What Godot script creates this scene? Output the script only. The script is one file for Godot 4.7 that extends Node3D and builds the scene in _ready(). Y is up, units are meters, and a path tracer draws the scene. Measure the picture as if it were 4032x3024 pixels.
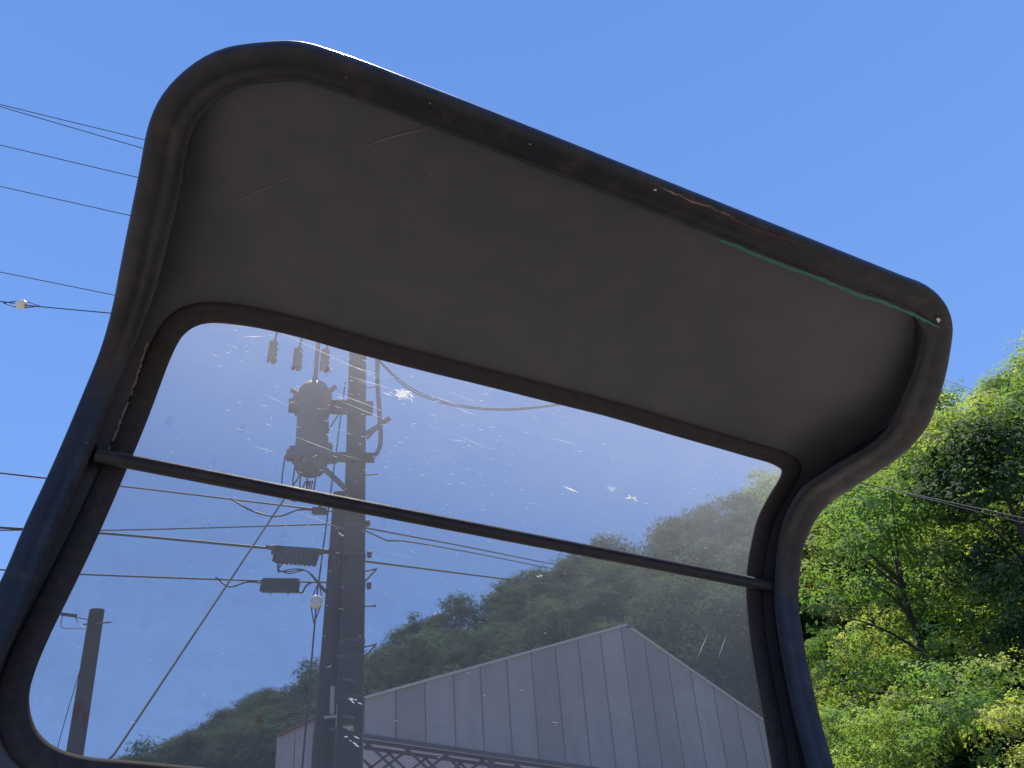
extends Node3D

const EYE := Vector3(0, 1.6, 0)
const PITCH := 27.4
const ROLL := -4.6
var rng := RandomNumberGenerator.new()
var M := {}
var names := {}

# ---------------------------------------------------------------- helpers
func numbered(called: String) -> String:
	var n: int = names.get(called, 0)
	names[called] = n + 1
	return called if n == 0 else "%s_%03d" % [called, n]

func tag(o: Node, label: String, category: String, group := "") -> Node:
	o.set_meta("label", label)
	o.set_meta("category", category)
	if group: o.set_meta("group", group)
	return o

func thing(called: String, label: String, category: String, at := Vector3.ZERO, group := "") -> Node3D:
	var o := Node3D.new()
	o.name = numbered(called)
	add_child(o)
	o.position = at
	tag(o, label, category, group)
	return o

func obj(called: String, mesh: Mesh, mat: Material, parent: Node = self) -> MeshInstance3D:
	var o := MeshInstance3D.new()
	o.name = numbered(called) if parent == self else called
	o.mesh = mesh
	o.material_override = mat
	parent.add_child(o, true)
	return o

func lin(r: float, g: float, b: float, a := 1.0) -> Color:
	var c := Color(r, g, b).linear_to_srgb()
	c.a = a
	return c

func mat(c: Color, rough := 0.8, metal := 0.0) -> StandardMaterial3D:
	var m := StandardMaterial3D.new()
	m.albedo_color = c
	m.roughness = rough
	m.metallic = metal
	return m

func noise_tex(seed_: int, freq: float, lo: Color, hi: Color, size := 512, oct := 5) -> NoiseTexture2D:
	var t := NoiseTexture2D.new()
	var n := FastNoiseLite.new()
	n.seed = seed_
	n.noise_type = FastNoiseLite.TYPE_SIMPLEX_SMOOTH
	n.frequency = freq
	n.fractal_octaves = oct
	t.noise = n
	t.width = size
	t.height = size
	t.seamless = true
	var g := Gradient.new()
	g.set_color(0, lo)
	g.set_color(1, hi)
	t.color_ramp = g
	return t

func tri(m: StandardMaterial3D, scale: Vector3) -> void:
	m.uv1_triplanar = true
	m.uv1_scale = scale

# a smooth curve through points, evenly resampled
func spline(p: Array, count: int) -> PackedVector3Array:
	var fine := PackedVector3Array()
	for i in p.size() - 1:
		var a: Vector3 = p[maxi(i - 1, 0)]
		var b: Vector3 = p[i]
		var c: Vector3 = p[i + 1]
		var d: Vector3 = p[mini(i + 2, p.size() - 1)]
		var ka := sqrt(maxf(a.distance_to(b), 1e-5))
		var kb := sqrt(maxf(b.distance_to(c), 1e-5))
		var kc := sqrt(maxf(c.distance_to(d), 1e-5))
		var m1 := (c - b) + kb * ((b - a) / ka - (c - a) / (ka + kb)) if i > 0 else c - b
		var m2 := (c - b) + kb * ((d - c) / kc - (d - b) / (kb + kc)) if i < p.size() - 2 else c - b
		for k in 12:
			var t := k / 12.0
			fine.append(b * (2 * t * t * t - 3 * t * t + 1) + m1 * (t * t * t - 2 * t * t + t) + c * (3 * t * t - 2 * t * t * t) + m2 * (t * t * t - t * t))
	fine.append(p[-1])
	return even(fine, count)

func even(fine: PackedVector3Array, count: int) -> PackedVector3Array:
	var total := 0.0
	for i in fine.size() - 1: total += fine[i].distance_to(fine[i + 1])
	var out := PackedVector3Array()
	var at := 0
	var gone := 0.0
	for k in count:
		var want := total * k / (count - 1)
		while at < fine.size() - 2 and gone + fine[at].distance_to(fine[at + 1]) < want:
			gone += fine[at].distance_to(fine[at + 1])
			at += 1
		var l := fine[at].distance_to(fine[at + 1])
		out.append(fine[at].lerp(fine[at + 1], clampf((want - gone) / maxf(l, 1e-9), 0, 1)))
	return out

func quad(st: SurfaceTool, a: Vector3, b: Vector3, c: Vector3, d: Vector3) -> void:
	for v: Vector3 in [a, b, c, a, c, d]: st.add_vertex(v)

func start(smooth := true) -> SurfaceTool:
	var st := SurfaceTool.new()
	st.begin(Mesh.PRIMITIVE_TRIANGLES)
	st.set_smooth_group(0 if smooth else -1)
	return st

func done(st: SurfaceTool) -> ArrayMesh:
	st.generate_normals()
	return st.commit()

func loft(st: SurfaceTool, rings: Array, closed := true) -> void:
	for r in rings.size() - 1:
		var a: PackedVector3Array = rings[r]
		var b: PackedVector3Array = rings[r + 1]
		var n := a.size()
		for i in (n if closed else n - 1):
			var j := (i + 1) % n
			quad(st, a[i], a[j], b[j], b[i])

func tube(st: SurfaceTool, path: PackedVector3Array, radii: Variant, sides := 8, caps := true) -> void:
	var rings := []
	var prev := Vector3.ZERO
	for i in path.size():
		var d := (path[mini(i + 1, path.size() - 1)] - path[maxi(i - 1, 0)]).normalized()
		var x := prev
		if x == Vector3.ZERO: x = Vector3.UP if absf(d.y) < 0.9 else Vector3.RIGHT
		x = (x - d * x.dot(d)).normalized()
		prev = x
		var y := d.cross(x)
		var r: float = radii if radii is float else lerpf(radii[0], radii[1], float(i) / (path.size() - 1)) if radii.size() == 2 else radii[i]
		var ring := PackedVector3Array()
		for k in sides: ring.append(path[i] + (x * cos(TAU * k / sides) + y * sin(TAU * k / sides)) * r)
		rings.append(ring)
	loft(st, rings)
	if caps:
		for e in [0, rings.size() - 1]:
			var ring: PackedVector3Array = rings[e]
			for k in range(1, sides - 1):
				if e == 0: for v: Vector3 in [ring[0], ring[k], ring[k + 1]]: st.add_vertex(v)
				else: for v: Vector3 in [ring[0], ring[k + 1], ring[k]]: st.add_vertex(v)

func bar(st: SurfaceTool, a: Vector3, b: Vector3, ra: float, rb := -1.0, sides := 8) -> void:
	tube(st, PackedVector3Array([a, b]), [ra, ra if rb < 0 else rb], sides)

func box(st: SurfaceTool, at: Vector3, size: Vector3, basis := Basis()) -> void:
	var h := size / 2
	var c := []
	for z in [-1, 1]:
		for y in [-1, 1]:
			for x in [-1, 1]: c.append(at + basis * Vector3(x * h.x, y * h.y, z * h.z))
	for f in [[0, 2, 3, 1], [4, 5, 7, 6], [0, 1, 5, 4], [2, 6, 7, 3], [0, 4, 6, 2], [1, 3, 7, 5]]:
		quad(st, c[f[0]], c[f[1]], c[f[2]], c[f[3]])

func beam(st: SurfaceTool, a: Vector3, b: Vector3, w: float, h: float) -> void:
	var d := (b - a).normalized()
	var x := d.cross(Vector3.UP if absf(d.y) < 0.95 else Vector3.RIGHT).normalized()
	box(st, (a + b) / 2, Vector3(w, h, a.distance_to(b)), Basis(x, d.cross(x) * -1.0, -d))

func sag(a: Vector3, b: Vector3, drop: float, n := 16) -> PackedVector3Array:
	var p := PackedVector3Array()
	for i in n + 1:
		var t := float(i) / n
		p.append(a.lerp(b, t) - Vector3.UP * drop * 4 * t * (1 - t))
	return p

func smooth_path(p: Array, n := 40) -> PackedVector3Array:
	return spline(p, n)

# ---------------------------------------------------------------- scene
func _ready() -> void:
	rng.seed = 7
	var cam := Camera3D.new()
	cam.name = "camera"
	cam.position = EYE
	cam.basis = Basis(Vector3.RIGHT, deg_to_rad(PITCH)) * Basis(Vector3.BACK, deg_to_rad(ROLL))
	cam.fov = 53.07
	cam.near = 0.05
	cam.far = 2000
	add_child(cam)
	cam.current = true
	var to_sun := Vector3(-0.0824, 0.8964, -0.4356).normalized()
	var env := Environment.new()
	env.background_mode = Environment.BG_SKY
	env.sky = Sky.new()
	env.sky.sky_material = clear_sky(to_sun)
	env.ambient_light_source = Environment.AMBIENT_SOURCE_SKY
	env.tonemap_mode = Environment.TONE_MAPPER_LINEAR
	env.tonemap_exposure = 1.9
	env.sdfgi_enabled = true
	env.ssao_enabled = true
	env.ssil_enabled = true
	var we := WorldEnvironment.new()
	we.name = "environment"
	we.environment = env
	add_child(we)
	var sun := DirectionalLight3D.new()
	sun.name = "sun"
	sun.light_energy = 1.6
	sun.light_color = Color(1.0, 0.95, 0.87)
	sun.light_angular_distance = 0.5
	sun.shadow_enabled = true
	sun.basis = Basis.looking_at(-to_sun, Vector3.FORWARD)
	add_child(sun)

	materials()
	ground_and_hill()
	forest()
	shed()
	poles()
	wires()
	cab()

# cloudless sky: deeper blue overhead, paler low down and round the sun
func clear_sky(to_sun: Vector3) -> PanoramaSkyMaterial:
	var im := Image.create(512, 256, false, Image.FORMAT_RGBF)
	for y in 256:
		var el := PI / 2 - (y + 0.5) / 256.0 * PI
		for x in 512:
			var az := ((x + 0.5) / 512.0 - 0.5) * TAU
			var d := Vector3(sin(az) * cos(el), sin(el), -cos(az) * cos(el))
			var g := rad_to_deg(d.angle_to(to_sun))
			var k := pow(maxf(sin(el), 0), 0.9)
			var c := Vector3(0.245, 0.46, 1.0).lerp(Vector3(0.112, 0.258, 0.68), k)
			c *= 1.03 + 0.66 * exp(-g / 25.0)
			c += Vector3(1, 0.98, 0.95) * (0.45 * exp(-g / 6.5))
			if el < 0: c = Vector3(0.20, 0.21, 0.21)
			c *= 0.526
			im.set_pixel(x, y, Color(c.x, c.y, c.z))
	var m := PanoramaSkyMaterial.new()
	m.panorama = ImageTexture.create_from_image(im)
	return m

func materials() -> void:
	var m := mat(Color.WHITE, 0.42)
	m.albedo_texture = noise_tex(3, 0.02, lin(0.007, 0.008, 0.013), lin(0.050, 0.034, 0.027))
	(m.albedo_texture as NoiseTexture2D).color_ramp.add_point(0.62, lin(0.016, 0.015, 0.018))
	tri(m, Vector3.ONE * 1.6)
	m.roughness_texture = noise_tex(5, 0.03, Color(0.42, 0.42, 0.42), Color(0.8, 0.8, 0.8))
	m.roughness = 1.0
	m.metallic_specular = 0.35
	m.clearcoat_enabled = true
	m.clearcoat = 0.3
	m.clearcoat_roughness = 0.3
	m.heightmap_enabled = true
	m.heightmap_texture = noise_tex(17, 0.05, Color.BLACK, Color.WHITE)
	m.heightmap_scale = 0.08
	M.paint = m
	m = mat(Color.WHITE, 0.5)
	m.albedo_texture = noise_tex(9, 0.012, lin(0.062, 0.061, 0.068), lin(0.086, 0.081, 0.088))
	tri(m, Vector3.ONE * 1.3)
	m.heightmap_enabled = true
	m.heightmap_texture = noise_tex(19, 0.02, Color.BLACK, Color.WHITE)
	m.heightmap_scale = 0.02
	m.detail_enabled = true
	m.detail_blend_mode = BaseMaterial3D.BLEND_MODE_MUL
	m.detail_albedo = noise_tex(13, 0.25, Color(0.88, 0.88, 0.88), Color.WHITE, 512, 3)
	m.detail_uv_layer = BaseMaterial3D.DETAIL_UV_1
	M.lining = m
	m = mat(Color.WHITE, 0.85)
	m.albedo_texture = noise_tex(23, 0.03, lin(0.012, 0.012, 0.015), lin(0.045, 0.032, 0.027))
	tri(m, Vector3.ONE * 3.0)
	M.band = m
	M.rust = mat(lin(0.12, 0.06, 0.035), 0.9)
	M.rust_dark = mat(lin(0.065, 0.03, 0.027), 0.9)
	M.chip = mat(lin(0.62, 0.55, 0.40), 0.7)
	M.green = mat(lin(0.025, 0.14, 0.12), 0.6)
	M.painted_glint = mat(lin(0.13, 0.125, 0.125), 0.6)  # pale tone for the highlight lines painted on the lining
	M.bare = mat(lin(0.20, 0.16, 0.13), 0.8)
	m = mat(Color.WHITE, 0.95)
	m.albedo_texture = noise_tex(31, 0.02, lin(0.022, 0.020, 0.020), lin(0.065, 0.056, 0.052))
	tri(m, Vector3(4, 0.5, 4))
	M.wood = m
	M.wire = mat(lin(0.03, 0.03, 0.035), 0.6)
	M.steel = mat(lin(0.30, 0.30, 0.31), 0.45, 0.6)
	M.galv = mat(lin(0.10, 0.10, 0.105), 0.6, 0.3)
	M.can = mat(lin(0.085, 0.085, 0.09), 0.6)
	M.cutout = mat(lin(0.16, 0.10, 0.075), 0.5)
	M.porcelain = mat(lin(0.70, 0.68, 0.55), 0.35)
	M.black = mat(lin(0.02, 0.02, 0.022), 0.6)
	M.splice = mat(lin(0.05, 0.05, 0.055), 0.6)
	m = mat(Color.WHITE, 0.75)
	m.albedo_texture = noise_tex(41, 0.006, lin(0.31, 0.295, 0.28), lin(0.40, 0.38, 0.36))
	tri(m, Vector3(0.5, 0.12, 0.5))
	M.sheet = m
	M.meter = mat(lin(0.34, 0.30, 0.28), 0.7)
	M.seam = mat(lin(0.16, 0.155, 0.155), 0.7)
	M.trim = mat(lin(0.55, 0.50, 0.44), 0.7)
	M.inside = mat(lin(0.66, 0.57, 0.54), 0.8)
	M.truss = mat(lin(0.11, 0.10, 0.10), 0.7)
	m = mat(Color.WHITE, 0.95)
	m.albedo_texture = noise_tex(51, 0.03, lin(0.14, 0.13, 0.12), lin(0.26, 0.24, 0.21))
	tri(m, Vector3.ONE * 0.4)
	m.uv1_world_triplanar = true
	M.gravel = m
	m = mat(Color.WHITE, 1.0)
	m.albedo_texture = noise_tex(53, 0.03, lin(0.025, 0.03, 0.012), lin(0.07, 0.055, 0.03))
	tri(m, Vector3.ONE * 0.2)
	m.uv1_world_triplanar = true
	M.forest_floor = m
	m = mat(Color.WHITE, 0.95)
	m.albedo_texture = noise_tex(57, 0.03, lin(0.025, 0.022, 0.018), lin(0.08, 0.066, 0.055))
	tri(m, Vector3(2, 0.3, 2))
	M.bark = m
	var leaf_tones := [[0.31, 0.43, 0.11], [0.19, 0.32, 0.095], [0.44, 0.51, 0.16], [0.055, 0.105, 0.05], [0.035, 0.07, 0.042]]  # the dark last ones also paint the shadow side of far trees
	M.leaf = []
	for k in leaf_tones:
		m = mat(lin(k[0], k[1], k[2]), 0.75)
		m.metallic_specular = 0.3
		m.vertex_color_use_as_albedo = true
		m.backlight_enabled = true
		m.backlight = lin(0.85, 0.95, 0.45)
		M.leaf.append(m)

# ---------------------------------------------------------------- ground and hill
# crest of the hill: bearing in degrees, distance, height of the ground there
const CREST := [[-60, 180, 0], [-35, 170, 1], [-25, 160, 0.5], [-22, 158, 8.0], [-19, 156, 12.0], [-15, 155, 14.5], [-11.5, 152, 15], [-8, 148, 21], [-5, 145, 24.5], [1, 138, 26], [4, 132, 27.5], [9, 124, 28], [18, 110, 27.5], [32, 90, 24.5], [37, 85, 27.5], [50, 80, 31], [90, 78, 30]]

func crest(az: float) -> Vector2:
	for i in CREST.size() - 1:
		if az <= CREST[i + 1][0]:
			var t := clampf(inverse_lerp(CREST[i][0], CREST[i + 1][0], az), 0, 1)
			return Vector2(lerpf(CREST[i][1], CREST[i + 1][1], t), lerpf(CREST[i][2], CREST[i + 1][2], t))
	return Vector2(78, 32)

func toe(az: float) -> float:
	return lerpf(75, 40, smoothstep(-15, 24, az))

func hill(x: float, z: float) -> float:
	var az := rad_to_deg(atan2(x, -z))
	var d := Vector2(x, z).length()
	if absf(az) > 95: return 0.0
	var c := crest(az)
	var k := clampf((d - toe(az)) / (c.x - toe(az)), 0, 1)
	var h := c.y * (k * 0.85 + 0.15 * smoothstep(0, 1, k))
	h += maxf(0, d - c.x) * 0.03
	h *= smoothstep(95, 70, az)
	return h + (sin(x * 0.21) + cos(z * 0.17 + x * 0.1)) * 0.5 * k

func ground_and_hill() -> void:
	var st := start()
	for i in 40:
		for j in 40:
			var x0 := -1000.0 + i * 50
			var z0 := -1000.0 + j * 50
			quad(st, Vector3(x0, 0, z0), Vector3(x0 + 50, 0, z0), Vector3(x0 + 50, 0, z0 + 50), Vector3(x0, 0, z0 + 50))
	var g := obj("ground", done(st), M.gravel)
	g.set_meta("kind", "structure")
	st = start()
	var s := 4.0
	for i in range(-40, 32):
		for j in range(-55, 4):
			var v := []
			var top := 0.0
			for c in [[0, 0], [1, 0], [1, 1], [0, 1]]:
				var x: float = (i + c[0]) * s
				var z: float = (j + c[1]) * s
				var h := hill(x, z)
				top = maxf(top, h)
				v.append(Vector3(x, h - 0.3 if h < 0.3 else h, z))
			if top > 0.3: quad(st, v[0], v[1], v[2], v[3])
	var h := obj("hillside", done(st), M.forest_floor)
	h.set_meta("kind", "structure")

# ---------------------------------------------------------------- trees
func leaf_quad(v: PackedVector3Array, n: PackedVector3Array, c: PackedColorArray, at: Vector3, out: Vector3, size: float, tint: Color, r: RandomNumberGenerator, round_: Vector3) -> void:
	var up := (out + Vector3(r.randf_range(-0.5, 0.5), r.randf_range(-0.2, 0.6), r.randf_range(-0.5, 0.5))).normalized()
	var soft := (up * 0.55 + round_ * 0.75).normalized()
	var x := up.cross(Vector3(r.randf_range(-1, 1), r.randf_range(-1, 1), r.randf_range(-1, 1))).normalized() * size
	var y := up.cross(x) * r.randf_range(0.5, 0.9)
	var droop := up * size * -0.25
	var a := at - x + droop
	var b := at - y * 0.8
	var d := at + x + droop
	var e := at + y * 0.8
	for p: Vector3 in [a, e, b, e, d, b]:
		v.append(p)
		n.append(soft)
		c.append(tint)

# a broad-leaved crown of unit height: clumps on limbs, each a spray of leaves
func crown(seed_: int, wide: float, clumps: int, leaves: int, size: float, base := 0.14, big := 1.0) -> ArrayMesh:
	var r := RandomNumberGenerator.new()
	r.seed = seed_
	var v := PackedVector3Array()
	var n := PackedVector3Array()
	var c := PackedColorArray()
	for k in clumps:
		var a := r.randf() * TAU
		var y := pow(r.randf(), 0.75)
		var ring := sqrt(maxf(0, 1 - pow(y * 1.06 - 0.12, 2))) * wide * (r.randf_range(0.68, 1.05) if k % 3 else r.randf_range(0.25, 0.7))
		var centre := Vector3(cos(a) * ring, base + y * (0.95 - base), sin(a) * ring)
		centre += Vector3(r.randf_range(-0.06, 0.06), r.randf_range(-0.05, 0.06), r.randf_range(-0.06, 0.06))
		var rad := r.randf_range(0.09, 0.17) * big
		var f := r.randf_range(0.75, 1.25)
		var tint := Color(f * r.randf_range(0.9, 1.15), f, f * r.randf_range(0.8, 1.1))
		for q in leaves:
			# a tuft: a small flat spray of leaves on the outside of the clump
			var d := Vector3(r.randfn(), r.randfn() * 0.75 + 0.3, r.randfn()).normalized()
			var p := centre + d * rad * Vector3(1.15, 0.8, 1.15) * pow(r.randf(), 0.3)
			var face := (d + Vector3.UP * 0.7).normalized()
			var f2 := r.randf_range(0.82, 1.18)
			for z in 9:
				var e := Vector3(r.randfn(), r.randfn() * 0.45, r.randfn()) * size * 1.5
				leaf_quad(v, n, c, p + e - face * e.length_squared() / size * 0.25, face, size * r.randf_range(0.6, 1.2), tint * f2, r, (d * 0.7 + (centre - Vector3(0, 0.5, 0)).normalized() * 0.6).normalized())
	var arr := []
	arr.resize(Mesh.ARRAY_MAX)
	arr[Mesh.ARRAY_VERTEX] = v
	arr[Mesh.ARRAY_NORMAL] = n
	arr[Mesh.ARRAY_COLOR] = c
	var m := ArrayMesh.new()
	m.add_surface_from_arrays(Mesh.PRIMITIVE_TRIANGLES, arr)
	return m

func trunk(seed_: int, wide: float) -> ArrayMesh:
	var r := RandomNumberGenerator.new()
	r.seed = seed_
	var st := start()
	var p := [Vector3(0, -0.05, 0), Vector3(0.01, 0.2, 0.0), Vector3(-0.01, 0.45, 0.01), Vector3(0.01, 0.8, 0)]
	tube(st, smooth_path(p, 8), [0.018, 0.005], 7)
	for k in 9:
		var a := r.randf() * TAU
		var y := r.randf_range(0.14, 0.6)
		var e := Vector3(cos(a) * wide * 0.8, y + r.randf_range(0.1, 0.3), sin(a) * wide * 0.8)
		var b := Vector3(0, y, 0)
		tube(st, smooth_path([b, b.lerp(e, 0.5) + Vector3(0, 0.03, 0), e], 6), [0.007, 0.002], 5)
	return done(st)

const NTH := ["first", "second", "third", "fourth", "fifth", "sixth", "seventh", "eighth", "ninth", "tenth", "eleventh", "twelfth", "thirteenth", "fourteenth", "fifteenth", "sixteenth", "seventeenth", "eighteenth", "nineteenth", "twentieth"]

func forest() -> void:
	var crowns := []
	var trunks := []
	for k in 9:
		var wide: float = [0.40, 0.46, 0.36, 0.5, 0.42, 0.38, 0.33, 0.48, 0.44][k]
		crowns.append(crown(100 + k, wide, 70, 22, 0.0118, 0.05))
		trunks.append(trunk(200 + k, wide))
	var spots := []
	var cell := 5.2
	for i in range(-22, 22):
		for j in range(-34, -2):
			var x := (i + rng.randf_range(0.1, 0.9)) * cell
			var z := (j + rng.randf_range(0.1, 0.9)) * cell
			var big := rng.randf_range(7.5, 11.5)
			var kind := rng.randi() % 9
			var turn := rng.randf() * TAU
			var tone := rng.randf()
			var az := rad_to_deg(atan2(x, -z))
			var d := Vector2(x, z).length()
			if az < -27 or az > 44: continue
			var cr := crest(az)
			if d < toe(az) + 3 or d > cr.x + 5: continue
			if az >= 20:
				if rng.randf() < 0.30: continue
				big = big * 1.3
			var y := hill(x, z)
			if az < 20:
				if rng.randf() < 0.38: continue
				big *= 1.02
			if d > cr.x - 14: big = minf(big, 9.6)
			if az < -16: big = minf(big, 7.5)
			var el := rad_to_deg(atan2(y + big - 1.6, d))
			if az > -9 and az < 17 and el < 7: continue
			if az >= 17 and az < 26 and (i + j) % 2: continue
			spots.append([d, x, y, z, big, kind, turn, tone, az])
	spots.sort_custom(func(a, b): return a[0] < b[0])
	var n := 0
	var order := {}
	for s in spots:
		var zone := "left" if s[8] < -9 else "hill" if s[8] < 20 else "right"
		var row := "skyline" if s[0] > crest(s[8]).x - 5.5 else "front" if zone == "right" and s[0] < 54 else ""
		if row and s[8] > -25 and s[8] < 38.5:
			if not order.has(zone + row): order[zone + row] = []
			order[zone + row].append(s)
	for k in order: order[k].sort_custom(func(a, b): return a[8] < b[8])
	for s in spots:
		var az: float = s[8]
		var d: float = s[0]
		var label := "green broad-leaved tree in the crowd on the slope right of the cab"
		var group := "trees on the slope right of the cab"
		if az < -9:
			label = "dark bushy tree on the low ridge seen through the glass left of the poles"
			group = "trees on the low ridge left of the poles"
		elif az < 22:
			label = "hazy green tree on the hill seen through the glass above the shed"
			group = "trees on the hill above the shed"
		for q in order:
			var k: int = order[q].find(s)
			if k < 0 or k >= NTH.size(): continue
			label = {"leftskyline": "dark tree, %s from the left along the low ridge's skyline left of the poles", "hillskyline": "hazy tree, %s from the left along the hill's skyline behind the shed", "rightskyline": "sunlit green tree, %s from the cab along the skyline of the right slope", "rightfront": "sunlit green tree, %s from the cab in the lowest row on the right slope"}[q] % NTH[k]
		var t := thing("broadleaf_tree", label, "tree", Vector3(s[1], s[2] - 0.2, s[3]), group)
		t.rotation.y = s[6]
		t.scale = Vector3.ONE * s[4]
		obj("trunk", trunks[s[5]], M.bark, t)
		var tone: float = s[7]
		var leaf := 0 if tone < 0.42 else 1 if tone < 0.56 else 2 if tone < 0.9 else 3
		if az < 20: leaf = 3 if tone < 0.7 else 4  # far trees: their backlit, shaded side is put into darker leaf colours
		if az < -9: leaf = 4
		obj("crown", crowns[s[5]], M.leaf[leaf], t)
		n += 1
	# bushes on the lower slope
	var bushes := []
	for k in 4: bushes.append(crown(300 + k, 0.62, 26, 20, 0.022, 0.1, 1.5))
	var taken := []
	for k in 400:
		var az := rng.randf_range(17.5, 45)
		var d := rng.randf_range(30, 60)
		var at := Vector3(sin(deg_to_rad(az)) * d, 0, -cos(deg_to_rad(az)) * d)
		if taken.any(func(q): return q.distance_to(at) < 3.4) or taken.size() > 46: continue
		taken.append(at)
	taken.sort_custom(func(a, b): return atan2(a.x, -a.z) < atan2(b.x, -b.z))
	for k in taken.size():
		var at: Vector3 = taken[k]
		var big := rng.randf_range(2.6, 5.2)
		at.y = hill(at.x, at.z) - 0.2
		var t := thing("bush", "leafy bush, %s from the cab low on the right slope" % NTH[k] if k < NTH.size() else "leafy bush low on the right slope, far from the cab", "bush", at, "bushes low on the slope")
		t.rotation.y = rng.randf() * TAU
		t.scale = Vector3.ONE * big
		obj("foliage", bushes[k % 4], M.leaf[[2, 0, 2, 1][rng.randi() % 4]], t)
	# undergrowth
	var mm := MultiMesh.new()
	mm.transform_format = MultiMesh.TRANSFORM_3D
	mm.mesh = crown(400, 0.7, 24, 9, 0.032)
	var at := []
	for k in 6000:
		var az := rng.randf_range(15, 47)
		var d := rng.randf_range(38, 88)
		var x := sin(deg_to_rad(az)) * d
		var z := -cos(deg_to_rad(az)) * d
		var q := rng.randf_range(0.9, 2.2)
		if d < toe(az) or rng.randf() < 0.72: continue
		at.append(Transform3D(Basis(Vector3.UP, rng.randf() * TAU).scaled(Vector3(q, q * 0.8, q)), Vector3(x, hill(x, z) - 0.3 * q, z)))
	mm.instance_count = at.size()
	for k in at.size(): mm.set_instance_transform(k, at[k])
	var mi := MultiMeshInstance3D.new()
	mi.name = "undergrowth"
	mi.multimesh = mm
	mi.material_override = M.leaf[3]
	add_child(mi)
	tag(mi, "low leafy undergrowth covering the hillside between the trees", "undergrowth")
	mi.set_meta("kind", "stuff")

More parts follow.
